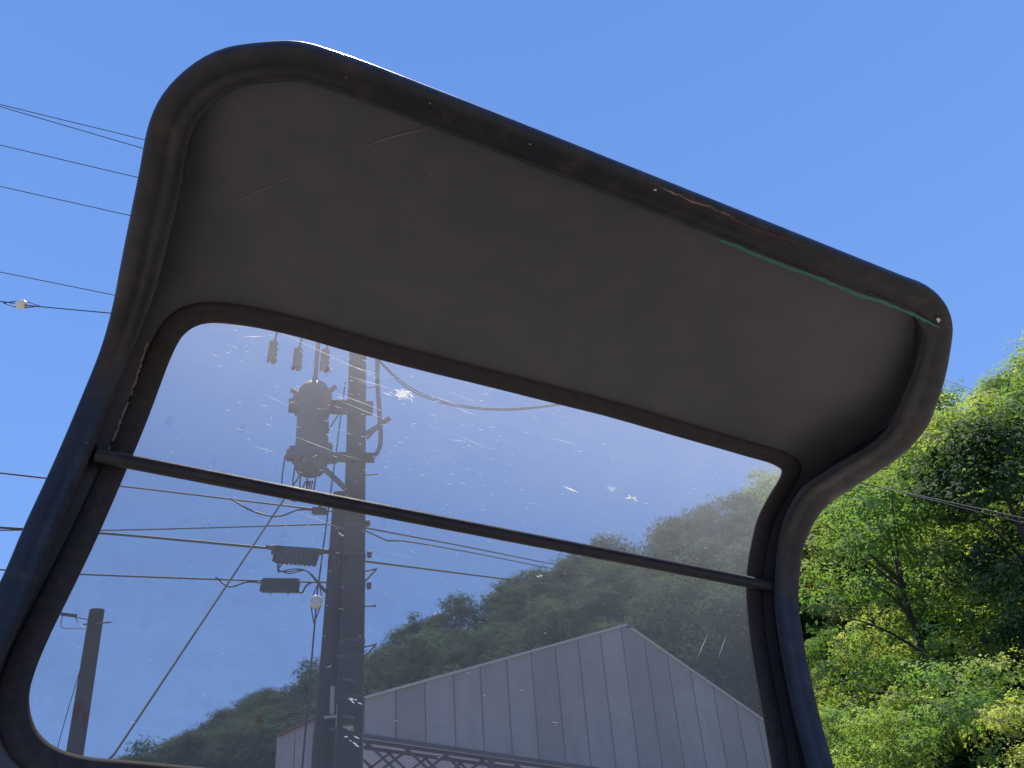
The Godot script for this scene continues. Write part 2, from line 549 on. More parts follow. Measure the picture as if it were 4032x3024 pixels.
# ---------------------------------------------------------------- shed
func shed() -> void:
	var a := Vector3(-4.86, 0, -23.5)
	var h := Vector3(0.8658, 0, -0.5004)
	var n := Vector3(-0.5004, 0, -0.8658) * -1.0   # towards the camera
	n = Vector3(h.z, 0, -h.x)
	if n.dot(EYE - a) < 0: n = -n
	var t := thing("shed", "grey sheet-metal shed with a peaked gable wall behind the poles", "shed", a + h * 7.0)
	var o := -h * 7.0
	var top := func(s: float) -> float: return lerpf(4.07, 6.26, s / 9.43) if s < 9.43 else lerpf(6.26, 2.94, (s - 9.43) / 5.67)
	var low := func(s: float) -> float: return 3.12 - 0.166 * s
	var s := -1.0
	var r := RandomNumberGenerator.new()
	r.seed = 5
	var k := 0
	while s < 16.6:
		var e := minf(s + 0.93, 16.6)
		var cuts := [s + 0.012, e - 0.012]
		if s < 9.43 and e > 9.43: cuts = [s + 0.012, 9.43, e - 0.012]
		var st := start(false)
		var p := o + n * (0.015 if k % 2 else 0.0)
		for c in cuts.size() - 1:
			var u: float = cuts[c]
			var w: float = cuts[c + 1]
			var f := [p + h * u + Vector3.UP * low.call(u), p + h * w + Vector3.UP * low.call(w), p + h * w + Vector3.UP * top.call(w), p + h * u + Vector3.UP * top.call(u)]
			quad(st, f[0], f[3], f[2], f[1])
			for q in 4: quad(st, f[q] - n * 0.04, f[q], f[(q + 1) % 4], f[(q + 1) % 4] - n * 0.04)
		var m: StandardMaterial3D = M.sheet.duplicate()
		var tone := r.randf_range(0.93, 1.04)
		m.albedo_color = Color(tone, tone, tone)
		obj("wall_panel", done(st), m, t)
		# a standing seam in the joint
		st = start(false)
		beam(st, p + h * e + n * 0.01 + Vector3.UP * (low.call(e) + 0.02), p + h * e + n * 0.01 + Vector3.UP * (top.call(e) - 0.03), 0.022, 0.03)
		obj("seam", done(st), M.seam, t)
		s = e
		k += 1
	var st := start(false)
	for q in [[-1.0, 9.43], [9.43, 16.7]]:
		beam(st, o + h * q[0] + Vector3.UP * (top.call(q[0]) + 0.03) + n * 0.03, o + h * q[1] + Vector3.UP * (top.call(q[1]) + 0.03) + n * 0.03, 0.14, 0.07)
	obj("verge_trim", done(st), M.trim, t)
	st = start(false)
	box(st, o + h * 9.6 + Vector3.UP * 6.28 + n * 0.04, Vector3(0.3, 0.2, 0.15), Basis(h, Vector3.UP, n))
	obj("ridge_cap", done(st), M.truss, t)
	# the roof slopes away behind the gable
	st = start(false)
	var back := -n * 2.2
	for q in [[-1.0, 9.43], [9.43, 16.7]]:
		var u: Vector3 = o + h * q[0] + Vector3.UP * top.call(q[0]) - n * 0.05
		var w: Vector3 = o + h * q[1] + Vector3.UP * top.call(q[1]) - n * 0.05
		quad(st, u, u + back, w + back, w)
		quad(st, u - Vector3.UP * 0.06, w - Vector3.UP * 0.06, w + back - Vector3.UP * 0.06, u + back - Vector3.UP * 0.06)
	obj("roof", done(st), M.sheet, t)
	st = start(false)
	beam(st, o + h * -1.0 + Vector3.UP * (low.call(-1.0) - 0.05), o + h * 16.6 + Vector3.UP * (low.call(16.6) - 0.05), 0.12, 0.10)
	obj("lower_beam", done(st), M.galv, t)
	# pale back wall that shows below the gable
	st = start(false)
	box(st, o + h * 10.5 - n * 9.0 + Vector3.UP * 2.1, Vector3(16.0, 4.2, 0.15), Basis(h, Vector3.UP, n))
	obj("back_wall", done(st), M.inside, t)
	# steel trusses
	for row in 2:
		var z := -n * (0.7 + 1.6 * row)
		for i in 15:
			var u := -1.0 + i * 1.2
			st = start(false)
			beam(st, o + z + h * u + Vector3.UP * (low.call(u) - 0.1), o + z + h * (u + 1.5) + Vector3.UP * (low.call(u + 1.5) - 1.15), 0.05, 0.065)
			obj("truss_bar", done(st), M.truss, t)
			st = start(false)
			beam(st, o + z + h * (u + 1.4) + Vector3.UP * (low.call(u + 1.4) - 0.1), o + z + h * u + Vector3.UP * (low.call(u) - 1.15), 0.05, 0.07)
			obj("truss_bar", done(st), M.truss, t)
		st = start(false)
		beam(st, o + z + h * -1.0 + Vector3.UP * (low.call(-1.0) - 0.1), o + z + h * 16.6 + Vector3.UP * (low.call(16.6) - 0.1), 0.08, 0.1)
		beam(st, o + z + h * -1.0 + Vector3.UP * (low.call(-1.0) - 1.15), o + z + h * 16.6 + Vector3.UP * (low.call(16.6) - 1.15), 0.08, 0.1)
		obj("truss_chord", done(st), M.truss, t)
	for u: float in [-0.9, 4.0, 8.5, 12.5, 16.5]:
		st = start(false)
		beam(st, o + h * u - n * 0.3 + Vector3.UP * (low.call(u) - 0.1), o + h * u - n * 0.3, 0.2, 0.2)
		obj("post", done(st), M.truss, t)
	# lower lean-to seen between the poles and the ridge
	var b := a - h * 2.45
	var l := thing("lean_to", "pale sheet-clad lean-to with rusty roof edge left of the poles", "lean-to", b)
	var lt := func(q: float) -> float: return 3.17 + 0.42 * q
	for i in 3:
		var u := 0.48 * i
		var w := u + 0.46
		st = start(false)
		var f := [h * u, h * w, h * w + Vector3.UP * lt.call(w), h * u + Vector3.UP * lt.call(u)]
		quad(st, f[0], f[3], f[2], f[1])
		for q in 4: quad(st, f[q] - n * 0.04, f[q], f[(q + 1) % 4], f[(q + 1) % 4] - n * 0.04)
		obj("wall_panel", done(st), M.sheet, l)
	st = start(false)
	beam(st, Vector3.UP * lt.call(0.0) + n * 0.02, h * 1.44 + Vector3.UP * lt.call(1.44) + n * 0.02, 0.16, 0.08)
	obj("roof_edge", done(st), M.rust, l)
	st = start(false)
	quad(st, Vector3.UP * 3.16, Vector3.UP * 3.16 + Vector3(-0.5, 0, -3), h * 1.44 + Vector3.UP * 3.76 + Vector3(-0.5, 0, -3), h * 1.44 + Vector3.UP * 3.76)
	quad(st, Vector3.ZERO, Vector3(-0.5, 0, -3), Vector3(-0.5, 3.15, -3), Vector3.UP * 3.15)
	obj("roof", done(st), M.sheet, l)

# ---------------------------------------------------------------- poles and what hangs on them
func ring_band(st: SurfaceTool, y: float, r: float, h: float) -> void:
	tube(st, PackedVector3Array([Vector3(0, y - h / 2, 0), Vector3(0, y + h / 2, 0)]), r, 16)

func bushing(st: SurfaceTool, a: Vector3, b: Vector3, r: float) -> void:
	var path := PackedVector3Array()
	var radii := []
	for i in 9:
		path.append(a.lerp(b, i / 8.0))
		radii.append(r * (1.0 if i % 2 else 0.6))
	tube(st, path, radii, 8)

const POLE := Vector3(-2.43, 0, -10.73)

func poles() -> void:
	var t := thing("utility_pole", "tall dark wooden utility pole carrying the transformer seen through the glass", "utility pole", POLE)
	var rad := func(y: float) -> float: return lerpf(0.185, 0.125, y / 9.0)
	var st := start()
	tube(st, PackedVector3Array([Vector3(0, -0.3, 0), Vector3(0, 4, 0), Vector3(-0.02, 8, 0), Vector3(-0.02, 11.8, 0)]), [0.19, 0.162, 0.135, 0.105], 20)
	obj("shaft", done(st), M.wood, t)
	for q in [[6.88, -0.98, 0.27, 0.2], [6.06, -0.96, 0.30, 0.13]]:
		st = start(false)
		var x := Vector3(0.965, 0, -0.262)
		box(st, Vector3(0, q[0], 0.17) + x * (q[1] + q[2]) / 2, Vector3(q[2] - q[1], q[3], 0.09), Basis(x, Vector3.UP, x.cross(Vector3.UP)))
		obj("cross_arm", done(st), M.wood, t)
	st = start(false)
	box(st, Vector3(-0.62, 8.42, 0.2), Vector3(1.6, 0.11, 0.09), Basis(Vector3.UP, 0.28))
	obj("cutout_arm", done(st), M.wood, t)
	for y: float in [11.4, 10.6]:
		st = start(false)
		box(st, Vector3(0, y, 0.14), Vector3(2.2, 0.11, 0.09))
		obj("cross_arm", done(st), M.wood, t)
	for y: float in [5.83, 3.91, 7.3]:
		st = start()
		bar(st, Vector3(0.1, y, 0.02), Vector3(0.31, y - 0.01, 0.02), 0.012)
		bar(st, Vector3(0.3, y - 0.01, 0.02), Vector3(0.318, y - 0.01, 0.02), 0.022)
		obj("step", done(st), M.galv, t)
	for y: float in [4.38, 3.36]:
		st = start()
		bar(st, Vector3(0.1, y, 0.02), Vector3(0.33, y + 0.03, 0.02), 0.012)
		bar(st, Vector3(0.1, y - 0.2, 0.02), Vector3(0.33, y + 0.03, 0.02), 0.012)
		obj("step_bracket", done(st), M.galv, t)
	for y: float in [5.05, 4.62, 4.2, 3.45, 3.25, 2.75]:
		st = start()
		ring_band(st, y, rad.call(y) + 0.012, 0.05)
		obj("band", done(st), M.splice, t)
	st = start()
	for q in [[5.08, 0.17], [4.62, 0.2], [4.18, 0.2]]:
		bar(st, Vector3(q[1], q[0], 0.03), Vector3(q[1] + 0.05, q[0], 0.03), 0.055, 0.05)
	obj("through_bolt", done(st), M.splice, t)
	st = start(false)
	box(st, Vector3(-0.2, 2.72, 0.16), Vector3(0.05, 0.34, 0.05))
	box(st, Vector3(-0.21, 2.52, 0.18), Vector3(0.16, 0.03, 0.06))
	obj("meter_pipe", done(st), M.meter, t)
	for q in [[2.95, 0.0], [2.5, 0.03]]:
		st = start(false)
		box(st, Vector3(q[1], q[0], 0.185), Vector3(0.16, 0.035, 0.004), Basis(Vector3.BACK, -0.25))
		obj("tag", done(st), M.galv, t)
	# conduit riser standing off on the right
	t = thing("riser_conduit", "thin riser conduit standing off the right side of the tall pole", "conduit", POLE + Vector3(0.3, 6.2, 0))
	st = start()
	tube(st, smooth_path([Vector3(-0.11, -0.08, -0.02), Vector3(-0.02, -0.05, -0.02), Vector3(0.05, 0.1, -0.03), Vector3(0.04, 0.6, -0.03), Vector3(0.0, 1.2, -0.03), Vector3(-0.02, 1.9, -0.03), Vector3(-0.08, 2.05, -0.03)], 30), 0.035, 10)
	obj("pipe", done(st), M.galv, t)
	st = start(false)
	beam(st, Vector3(-0.18, 0.3, 0), Vector3(0.2, 0.52, 0.02), 0.05, 0.05)
	beam(st, Vector3(-0.15, 0.22, 0), Vector3(0.05, 0.42, 0.02), 0.03, 0.03)
	box(st, Vector3(0.16, 0.5, 0.02), Vector3(0.12, 0.05, 0.06), Basis(Vector3.BACK, 0.5))
	obj("bracket", done(st), M.galv, t)
	# transformer
	var at := Vector3(-3.03, 5.78, -10.42)
	t = thing("pole_transformer", "grey cylindrical transformer with side bushings hung left of the pole", "transformer", at)
	st = start()
	tube(st, PackedVector3Array([Vector3(0, 0.0, 0), Vector3(0, 0.03, 0), Vector3(0, 0.1, 0), Vector3(0, 0.16, 0), Vector3(0, 1.2, 0), Vector3(0, 1.24, 0)]), [0.12, 0.18, 0.225, 0.235, 0.235, 0.235], 24)
	var tank := obj("tank", done(st), M.can, t)
	st = start()
	tube(st, PackedVector3Array([Vector3(0, 1.24, 0), Vector3(0, 1.27, 0), Vector3(0, 1.38, 0), Vector3(0, 1.48, 0), Vector3(0, 1.50, 0)]), [0.25, 0.25, 0.235, 0.17, 0.06], 24)
	obj("lid", done(st), M.can, tank)
	st = start()
	bushing(st, Vector3(0, 1.48, 0), Vector3(0, 1.62, 0), 0.05)
	bar(st, Vector3(0, 1.6, 0), Vector3(0.02, 2.3, 0), 0.035)
	obj("top_bushing", done(st), M.cutout, t)
	for sgn: float in [-1, 1]:
		st = start()
		bushing(st, Vector3(0.16 * sgn, 1.25, 0.05), Vector3(0.34 * sgn, 1.4, 0.05), 0.05)
		obj("bushing", done(st), M.cutout, tank)
	for sgn: float in [-1, 1]:
		st = start()
		tube(st, PackedVector3Array([Vector3(0.19 * sgn, 1.02, 0.1), Vector3(0.21 * sgn, 1.1, 0.1), Vector3(0.2 * sgn, 1.22, 0.1), Vector3(0.15 * sgn, 1.34, 0.08)]), [0.05, 0.09, 0.1, 0.05], 12)
		obj("side_pocket", done(st), M.cutout, tank)
		st = start(false)
		box(st, Vector3(0.26 * sgn, 0.42, 0.02), Vector3(0.09, 0.07, 0.12))
		box(st, Vector3(0.25 * sgn, 1.08, -0.1), Vector3(0.12, 0.1, 0.08))
		obj("lifting_lug", done(st), M.can, tank)
	for q in [[-0.36, 0.3, 0.05], [0.25, 0.25, 0.1], [0.1, 0.22, 0.22], [-0.15, 0.22, 0.2]]:
		st = start()
		bushing(st, Vector3(q[0] * 0.6, q[1] - 0.06, q[2]), Vector3(q[0], q[1], q[2] + 0.03), 0.055)
		obj("low_voltage_bushing", done(st), M.cutout, tank)
	st = start()
	for q in [[-0.36, 0.25], [-0.2, 0.12], [-0.1, 0.05], [0.0, 0.05], [0.12, 0.08]]:
		tube(st, smooth_path([Vector3(q[0], q[1], 0.1), Vector3(q[0] * 0.95 - 0.02, -0.2, 0.08), Vector3(q[0] * 0.5, -0.34 - absf(q[0]) * 0.2, 0.05), Vector3(q[0] * 0.3 + 0.05, -0.1, 0.02)], 14), 0.011, 6)
	obj("lead", done(st), M.wire, t)
	st = start(false)
	box(st, Vector3(0.02, 0.28, 0.02), Vector3(0.62, 0.1, 0.46))
	obj("hanger_band", done(st), M.galv, t)
	st = start(false)
	beam(st, Vector3(0.2, 0.08, 0.05), Vector3(0.52, -0.25, 0.0), 0.06, 0.07)
	obj("brace", done(st), M.galv, t)
	# fuse cutouts at the top, seen just under the roof edge
	for q in [[-3.66, 7.95, -10.27, "left"], [-3.3, 7.86, -10.39, "middle"], [-2.9, 7.86, -10.5, "right"]]:
		t = thing("fuse_cutout", "brown fuse cutout hanging above the transformer, %s of three" % ("leftmost" if q[3] == "left" else "middle" if q[3] == "middle" else "nearest the pole"), "fuse cutout", Vector3(q[0], q[1] - 0.35, q[2]), "fuse cutouts above the transformer")
		st = start()
		bushing(st, Vector3(0, 0.02, 0), Vector3(0, 0.42, 0), 0.065)
		obj("insulator", done(st), M.cutout, t)
		st = start()
		bar(st, Vector3(-0.07, 0.02, 0.03), Vector3(-0.05, 0.4, 0.03), 0.02)
		obj("fuse_tube", done(st), M.cutout, t)
		st = start()
		bar(st, Vector3(0, 0.4, 0), Vector3(0.05, 0.75, 0), 0.02)
		obj("hanger", done(st), M.galv, t)
	# leaning stub pole
	var foot := Vector3(-2.86, 0, -10.98)
	t = thing("stub_pole", "shorter wooden stub pole leaning against the tall pole from its left", "utility pole", foot)
	st = start()
	tube(st, PackedVector3Array([Vector3(-0.1, -0.3, -0.05), Vector3(0.03, 2.0, 0.02), Vector3(0.11, 3.6, 0.1), Vector3(0.2, 5.6, 0.2)]), [0.16, 0.14, 0.125, 0.11], 18)
	obj("shaft", done(st), M.wood, t)
	st = start(false)
	for y: float in [3.3, 2.4]: box(st, Vector3(0.22, y, 0.12), Vector3(0.2, 0.03, 0.05))
	obj("tie_bolt", done(st), M.galv, t)
	# distant pole
	t = thing("short_pole", "bare grey wooden pole standing alone at the left of the glass", "utility pole", Vector3(-8.23, 0, -14.86))
	st = start()
	tube(st, PackedVector3Array([Vector3(0, -0.2, 0), Vector3(-0.04, 2.5, 0), Vector3(-0.09, 5.14, 0)]), [0.155, 0.145, 0.132], 16)
	obj("shaft", done(st), M.wood, t)
	st = start()
	bar(st, Vector3(-0.25, 4.86, 0.1), Vector3(0.28, 4.86, 0.1), 0.015)
	obj("eye_bolt", done(st), M.galv, t)

func wire(label: String, p: PackedVector3Array, r := 0.012, called := "overhead_wire", group := "") -> MeshInstance3D:
	var st := start()
	var base := p[0]
	var q := PackedVector3Array()
	for v in p: q.append(v - base)
	tube(st, q, r, 6)
	var o := obj(called, done(st), M.wire)
	o.position = base
	tag(o, label, "wire", group)
	return o

func run(a: Vector3, b: Vector3, x_end: float, drop := 0.05, x_far := -40.0) -> PackedVector3Array:
	var d := (b - a) / (b.x - a.x)
	var e := a + d * (x_end - a.x)
	var f := a + d * (x_far - a.x)
	return sag(f, e, drop, 30)

func wires() -> void:
	var top := [
		[Vector3(-9.09, 13.48, -9.98), Vector3(-6.51, 12.77, -10.43), "uppermost overhead wire left of the cab roof"],
		[Vector3(-9.09, 13.44, -9.99), Vector3(-6.52, 12.56, -10.43), "wire diverging just under the uppermost one left of the cab roof"],
		[Vector3(-8.96, 12.57, -10.1), Vector3(-6.5, 11.85, -10.44), "third overhead wire from the top left of the cab roof"],
		[Vector3(-8.82, 11.68, -10.22), Vector3(-6.51, 10.97, -10.44), "fourth overhead wire from the top, above the wide gap"],
		[Vector3(-8.55, 9.95, -10.45), Vector3(-6.56, 9.34, -10.52), "thin wire just above the white ball insulator at far left"]]
	for w in top:
		wire(w[2], run(w[0], w[1], -2.45, 0.0, -30.0), 0.008)
	var ball := Vector3(-7.86, 9.08, -10.23)
	wire("wire strung through the white ball insulator at far left", run(Vector3(-8.15, 9.07, -10.13), Vector3(-6.51, 8.92, -10.44), -2.45, 0.0, -7.78), 0.010)
	wire("short wire end left of the white ball insulator at the picture's edge", run(Vector3(-8.3, 9.12, -10.1), Vector3(-7.95, 9.09, -10.2), -7.95, 0.0, -30.0), 0.010)
	insulator(ball, Vector3(1, -0.1, -0.15), "white ball insulator strung on the wire left of the roof")
	# through the glass
	wire("upper black cable with a loose tail left of the tall pole", smooth_path([Vector3(-30, 11.2, -11.3), Vector3(-8.29, 6.59, -11.28), Vector3(-6.33, 6.23, -11.36), Vector3(-3.19, 5.43, -10.84), Vector3(-2.6, 5.27, -10.7)], 60), 0.014)
	wire("thick black cable leading to the hanging splice case", smooth_path([Vector3(-30, 9.6, -12.6), Vector3(-8.14, 5.71, -11.39), Vector3(-6.48, 5.45, -11.27), Vector3(-3.62, 4.85, -10.81), Vector3(-2.6, 4.66, -10.7)], 60), 0.02)
	wire("low cable leading to the black terminal box", smooth_path([Vector3(-30, 9.3, -12.5), Vector3(-8.04, 5.06, -11.46), Vector3(-6.63, 4.81, -11.18), Vector3(-3.8, 4.41, -10.85), Vector3(-2.6, 4.25, -10.7)], 60), 0.013)
	wire("thin twisted wire rising slightly to the pole above the thick cable", smooth_path([Vector3(-30, 8.0, -14.5), Vector3(-8.72, 5.96, -12.21), Vector3(-6.98, 5.79, -12.13), Vector3(-2.6, 5.09, -10.67)], 60), 0.012)
	wire("loose cable tail drooping below the upper black cable", smooth_path([Vector3(-4.4, 5.74, -11.03), Vector3(-4.0, 5.48, -10.95), Vector3(-3.6, 5.36, -10.9), Vector3(-3.3, 5.42, -10.86), Vector3(-2.95, 5.36, -10.8)], 30), 0.014, "cable_tail")
	var st := start(false)
	box(st, Vector3.ZERO, Vector3(0.2, 0.09, 0.1), Basis(Vector3.BACK, -0.12))
	box(st, Vector3(0.0, 0.05, 0), Vector3(0.04, 0.05, 0.04))
	var c := obj("cable_clamp", done(st), M.splice)
	c.position = Vector3(-2.97, 5.35, -10.79)
	tag(c, "small dark clamp at the end of the drooping cable tail", "clamp")
	# splice case
	var t := thing("splice_case", "ribbed dark splice case hung under the thick cable beside the pole", "splice case", Vector3(-3.28, 4.69, -10.76))
	st = start(false)
	var bs := Basis(Vector3(0.97, -0.18, 0.12).normalized(), Vector3(0.18, 0.98, 0).normalized(), Vector3(-0.12, 0, 0.99))
	box(st, Vector3(0, 0.06, 0), Vector3(0.66, 0.13, 0.16), bs)
	box(st, Vector3(0.0, -0.03, 0), Vector3(0.62, 0.12, 0.14), bs)
	for i in 9: box(st, bs * Vector3(-0.28 + i * 0.07, 0.0, 0), Vector3(0.02, 0.21, 0.19), bs)
	obj("body", done(st), M.splice, t)
	for sgn: float in [-1, 1]:
		st = start()
		bar(st, bs * Vector3(0.32 * sgn, 0.09, 0), bs * Vector3(0.48 * sgn, 0.12, 0), 0.06, 0.02)
		obj("end_cone", done(st), M.splice, t)
	st = start()
	for i in 3: tube(st, smooth_path([bs * Vector3(-0.24 + 0.04 * i, -0.09, 0), bs * Vector3(-0.2, -0.2 - 0.02 * i, 0.03), bs * Vector3(0.0, -0.25 + 0.03 * i, 0.04), bs * Vector3(0.22, -0.19, 0.02), Vector3(0.45, -0.5 - 0.02 * i, 0), Vector3(0.56, -0.58, 0), Vector3(0.7, -0.45, 0)], 30), 0.008, 5)
	obj("jumper", done(st), M.wire, t)
	# terminal box
	t = thing("terminal_box", "flat black terminal box hung on the lowest cable left of the poles", "terminal box", Vector3(-3.5, 4.25, -10.85))
	st = start(false)
	bs = Basis(Vector3(0.99, -0.11, 0.07).normalized(), Vector3(0.11, 0.99, 0).normalized(), Vector3(-0.07, 0, 1))
	box(st, Vector3(0, 0.06, 0), Vector3(0.53, 0.17, 0.12), bs)
	obj("body", done(st), M.black, t)
	st = start(false)
	box(st, bs * Vector3(0, 0.155, 0), Vector3(0.51, 0.014, 0.1), bs)
	obj("lid", done(st), M.galv, t)
	st = start()
	tube(st, smooth_path([bs * Vector3(0.26, 0.0, 0), bs * Vector3(0.33, -0.03, 0), bs * Vector3(0.37, 0.06, 0), bs * Vector3(0.45, 0.12, 0), Vector3(0.9, 0.02, 0.1)], 24), 0.014, 6)
	tube(st, smooth_path([bs * Vector3(-0.26, 0.1, 0), bs * Vector3(-0.5, 0.11, 0), bs * Vector3(-0.75, 0.04, 0), bs * Vector3(-1.0, 0.17, -0.02)], 24), 0.012, 6)
	for x: float in [-0.13, 0.13]: bar(st, bs * Vector3(x, -0.02, 0), bs * Vector3(x, -0.07, 0), 0.006)
	obj("jumper", done(st), M.wire, t)
	# guys and drops
	wire("slanting guy wire running from the transformer down to the left", PackedVector3Array([Vector3(-4.85, -0.05, -4.8), Vector3(-3.63, 2.06, -7.13), Vector3(-3.03, 5.8, -10.16), Vector3(-2.62, 6.96, -10.62)]), 0.012, "guy_wire")
	wire("steep guy wire below the ball insulator left of the stub pole", sag(Vector3(-2.45, -0.05, -8.4), Vector3(-2.72, 3.78, -9.93), 0.0, 4), 0.011, "guy_wire")
	wire("steep guy wire above the ball insulator left of the stub pole", sag(Vector3(-2.72, 3.9, -9.93), Vector3(-2.62, 7.4, -10.67), 0.0, 4), 0.011, "guy_wire")
	insulator(Vector3(-2.72, 3.84, -9.93), Vector3(0.02, 1, -0.2), "round insulator on the steep guy wire left of the stub pole")
	# to the right of the pole
	wire("upper thin twin wire leading right from the pole behind the bar", smooth_path([Vector3(-2.3, 5.04, -10.77), Vector3(-2.08, 5.12, -11.31), Vector3(-1.14, 5.55, -13.95), Vector3(1.1, 6.48, -19.97), Vector3(9.24, 8.6, -36)], 50), 0.014)
	wire("lower thin twin wire leading right from the pole behind the bar", smooth_path([Vector3(-2.3, 5.0, -10.77), Vector3(-2.12, 4.9, -11.0), Vector3(-2.0, 5.04, -11.5), Vector3(-1.15, 5.46, -13.95), Vector3(1.09, 6.36, -19.97), Vector3(9.24, 8.4, -36)], 50), 0.012)
	wire("single wire leading right from the pole to the hill below the bar", smooth_path([Vector3(-2.3, 4.55, -10.77), Vector3(0.53, 5.62, -17.99), Vector3(6.9, 5.88 + 1.0, -29.0), Vector3(20, 9, -46)], 50), 0.016)
	for k in 2:
		wire(["upper strand of the drooping cable loop right of the tall pole", "lower strand of the drooping cable loop right of the tall pole"][k], smooth_path([Vector3(-2.3, 8.0, -10.6 - 0.02 * k), Vector3(-2.01, 7.67 - 0.03 * k, -10.71), Vector3(-1.72, 7.44 - 0.05 * k, -10.97), Vector3(-1.29, 7.36 - 0.04 * k, -11.43), Vector3(-0.41, 7.47 - 0.03 * k, -12.19), Vector3(0.74, 7.83 - 0.03 * k, -12.98), Vector3(2.6, 8.7 - 0.03 * k, -14.2), Vector3(6, 9.9, -17), Vector3(10, 11.1, -19.8), Vector3(13.69, 11.98, -22.11)], 90), 0.011)
	var rh := [
		[Vector3(10.01, 8.72, -21.81), Vector3(12.02, 6.28, -18.43), 0.011, "upper of two close cables crossing the trees right of the cab"],
		[Vector3(10.09, 8.76, -22.0), Vector3(12.16, 6.43, -18.57), 0.018, "lower thick one of two close cables crossing the trees right of the cab"],
		[Vector3(13.69, 11.98, -22.11), Vector3(13.94, 9.74, -19.53), 0.010, "thin high wire crossing the tree tops at the right edge"],
		[Vector3(7.6, 4.14, -24.86), Vector3(11.76, 1.94, -20.92), 0.008, "thin low wire crossing the pale bushes at the right"]]
	for w in rh:
		var d: Vector3 = w[1] - w[0]
		wire(w[3], sag(w[0] - d * 0.6, w[1] + d * 2.0, 0.0, 6), w[2])
	wire("short wire running left from the bare grey pole", smooth_path([Vector3(-20, 6.4, -17.5), Vector3(-9.56, 5.27, -15.25), Vector3(-8.79, 5.06, -14.9), Vector3(-8.42, 4.95, -14.8)], 30), 0.010)
	wire("slack wire hanging beside the bare grey pole", smooth_path([Vector3(-8.6, 0.05, -14.9), Vector3(-8.62, 2.4, -14.85), Vector3(-8.4, 3.9, -14.75), Vector3(-8.3, 4.4, -14.72)], 20), 0.008)
	st = start(false)
	box(st, Vector3.ZERO, Vector3(0.3, 0.06, 0.05), Basis(Vector3.BACK, -0.2))
	tube(st, smooth_path([Vector3(-0.12, 0, 0), Vector3(-0.1, -0.22, 0), Vector3(0.15, -0.26, 0), Vector3(0.45, -0.3, 0.05)], 14), 0.008, 5)
	tube(st, smooth_path([Vector3(0.12, 0, 0), Vector3(0.2, -0.15, 0), Vector3(0.36, -0.3, 0.05)], 14), 0.008, 5)
	c = obj("wire_clamp", done(st), M.splice)
	c.position = Vector3(-8.85, 5.08, -14.85)
	tag(c, "small clamp with wire loops left of the bare grey pole", "clamp")

func insulator(at: Vector3, axis: Vector3, label: String) -> void:
	var t := thing("ball_insulator", label, "insulator", at)
	axis = axis.normalized()
	var path := PackedVector3Array()
	var radii := []
	for i in 11:
		var a := PI * i / 10.0
		path.append(axis * -cos(a) * 0.095)
		radii.append(maxf(0.02, 0.085 * sin(a)) * (0.86 if i == 5 else 1.0))
	var st := start()
	tube(st, path, radii, 14)
	obj("body", done(st), M.porcelain, t)
	st = start()
	var side := axis.cross(Vector3.BACK).normalized() * 0.05
	for sgn: float in [-1, 1]:
		tube(st, smooth_path([axis * sgn * 0.28, axis * sgn * 0.1 + side, axis * sgn * -0.02 + side * 1.4], 8), 0.008, 5)
		tube(st, smooth_path([axis * sgn * 0.28, axis * sgn * 0.1 - side, axis * sgn * -0.02 - side * 1.4], 8), 0.008, 5)
	obj("grip", done(st), M.wire, t)

# ---------------------------------------------------------------- the cab
# cab axes: x across to the right, y up along the windscreen, z out of the screen towards the camera
var S := PackedVector3Array()      # side profile of the inner skin as (0, u, n): windscreen, bend, roof
var SL := PackedFloat32Array()
var RP := PackedVector3Array()     # side profile of the lip that frames the open back
const SHIFT := Vector3(0.41, -1.25, -1.29)

func skin(x: float, t: float, off := 0.0) -> Vector3:
	t = clampf(t, 0, SL[-1] - 1e-5)
	var i := clampi(int(t / SL[-1] * (S.size() - 1)), 0, S.size() - 2)
	while SL[i] > t and i > 0: i -= 1
	while SL[i + 1] < t and i < S.size() - 2: i += 1
	var p := S[i].lerp(S[i + 1], (t - SL[i]) / (SL[i + 1] - SL[i]))
	var a := S[maxi(i - 3, 0)]
	var b := S[mini(i + 4, S.size() - 1)]
	var d := (b - a).normalized()
	var nrm := Vector3(0, -d.z, d.y)      # into the cab
	p += nrm * off
	return Vector3(x, p.y, p.z)

func skin_at(p: Vector3) -> float:
	var best := 1e9
	var t := 0.0
	for i in S.size() - 1:
		var q := Geometry3D.get_closest_point_to_segment(Vector3(0, p.y, p.z), S[i], S[i + 1])
		var d := q.distance_to(Vector3(0, p.y, p.z))
		if d < best:
			best = d
			t = SL[i] + S[i].distance_to(q)
	return t

func lip_normal(p: Vector3) -> Vector3:
	var best := 1e9
	var k := 0
	for i in RP.size():
		var d := RP[i].distance_to(Vector3(0, p.y, p.z))
		if d < best:
			best = d
			k = i
	var d := (RP[mini(k + 5, RP.size() - 1)] - RP[maxi(k - 5, 0)]).normalized()
	return Vector3(0, -d.z, d.y)

func lip_wide(p: Vector3) -> float:
	var keys := [[-2.0, 0.058], [-1.21, 0.058], [-1.13, 0.071], [-1.05, 0.085], [-0.96, 0.084], [-0.86, 0.072], [-0.72, 0.066], [-0.60, 0.05], [0.0, 0.05]]
	for i in keys.size() - 1:
		if p.z <= keys[i + 1][0]:
			if p.x < 0.4: return lerpf(lerpf(0.046, 0.060, smoothstep(-1.22, -1.0, p.z)), 0.05, smoothstep(-0.85, -0.57, p.z))
			return lerpf(keys[i][1], keys[i + 1][1], inverse_lerp(keys[i][0], keys[i + 1][0], p.z))
	return 0.05

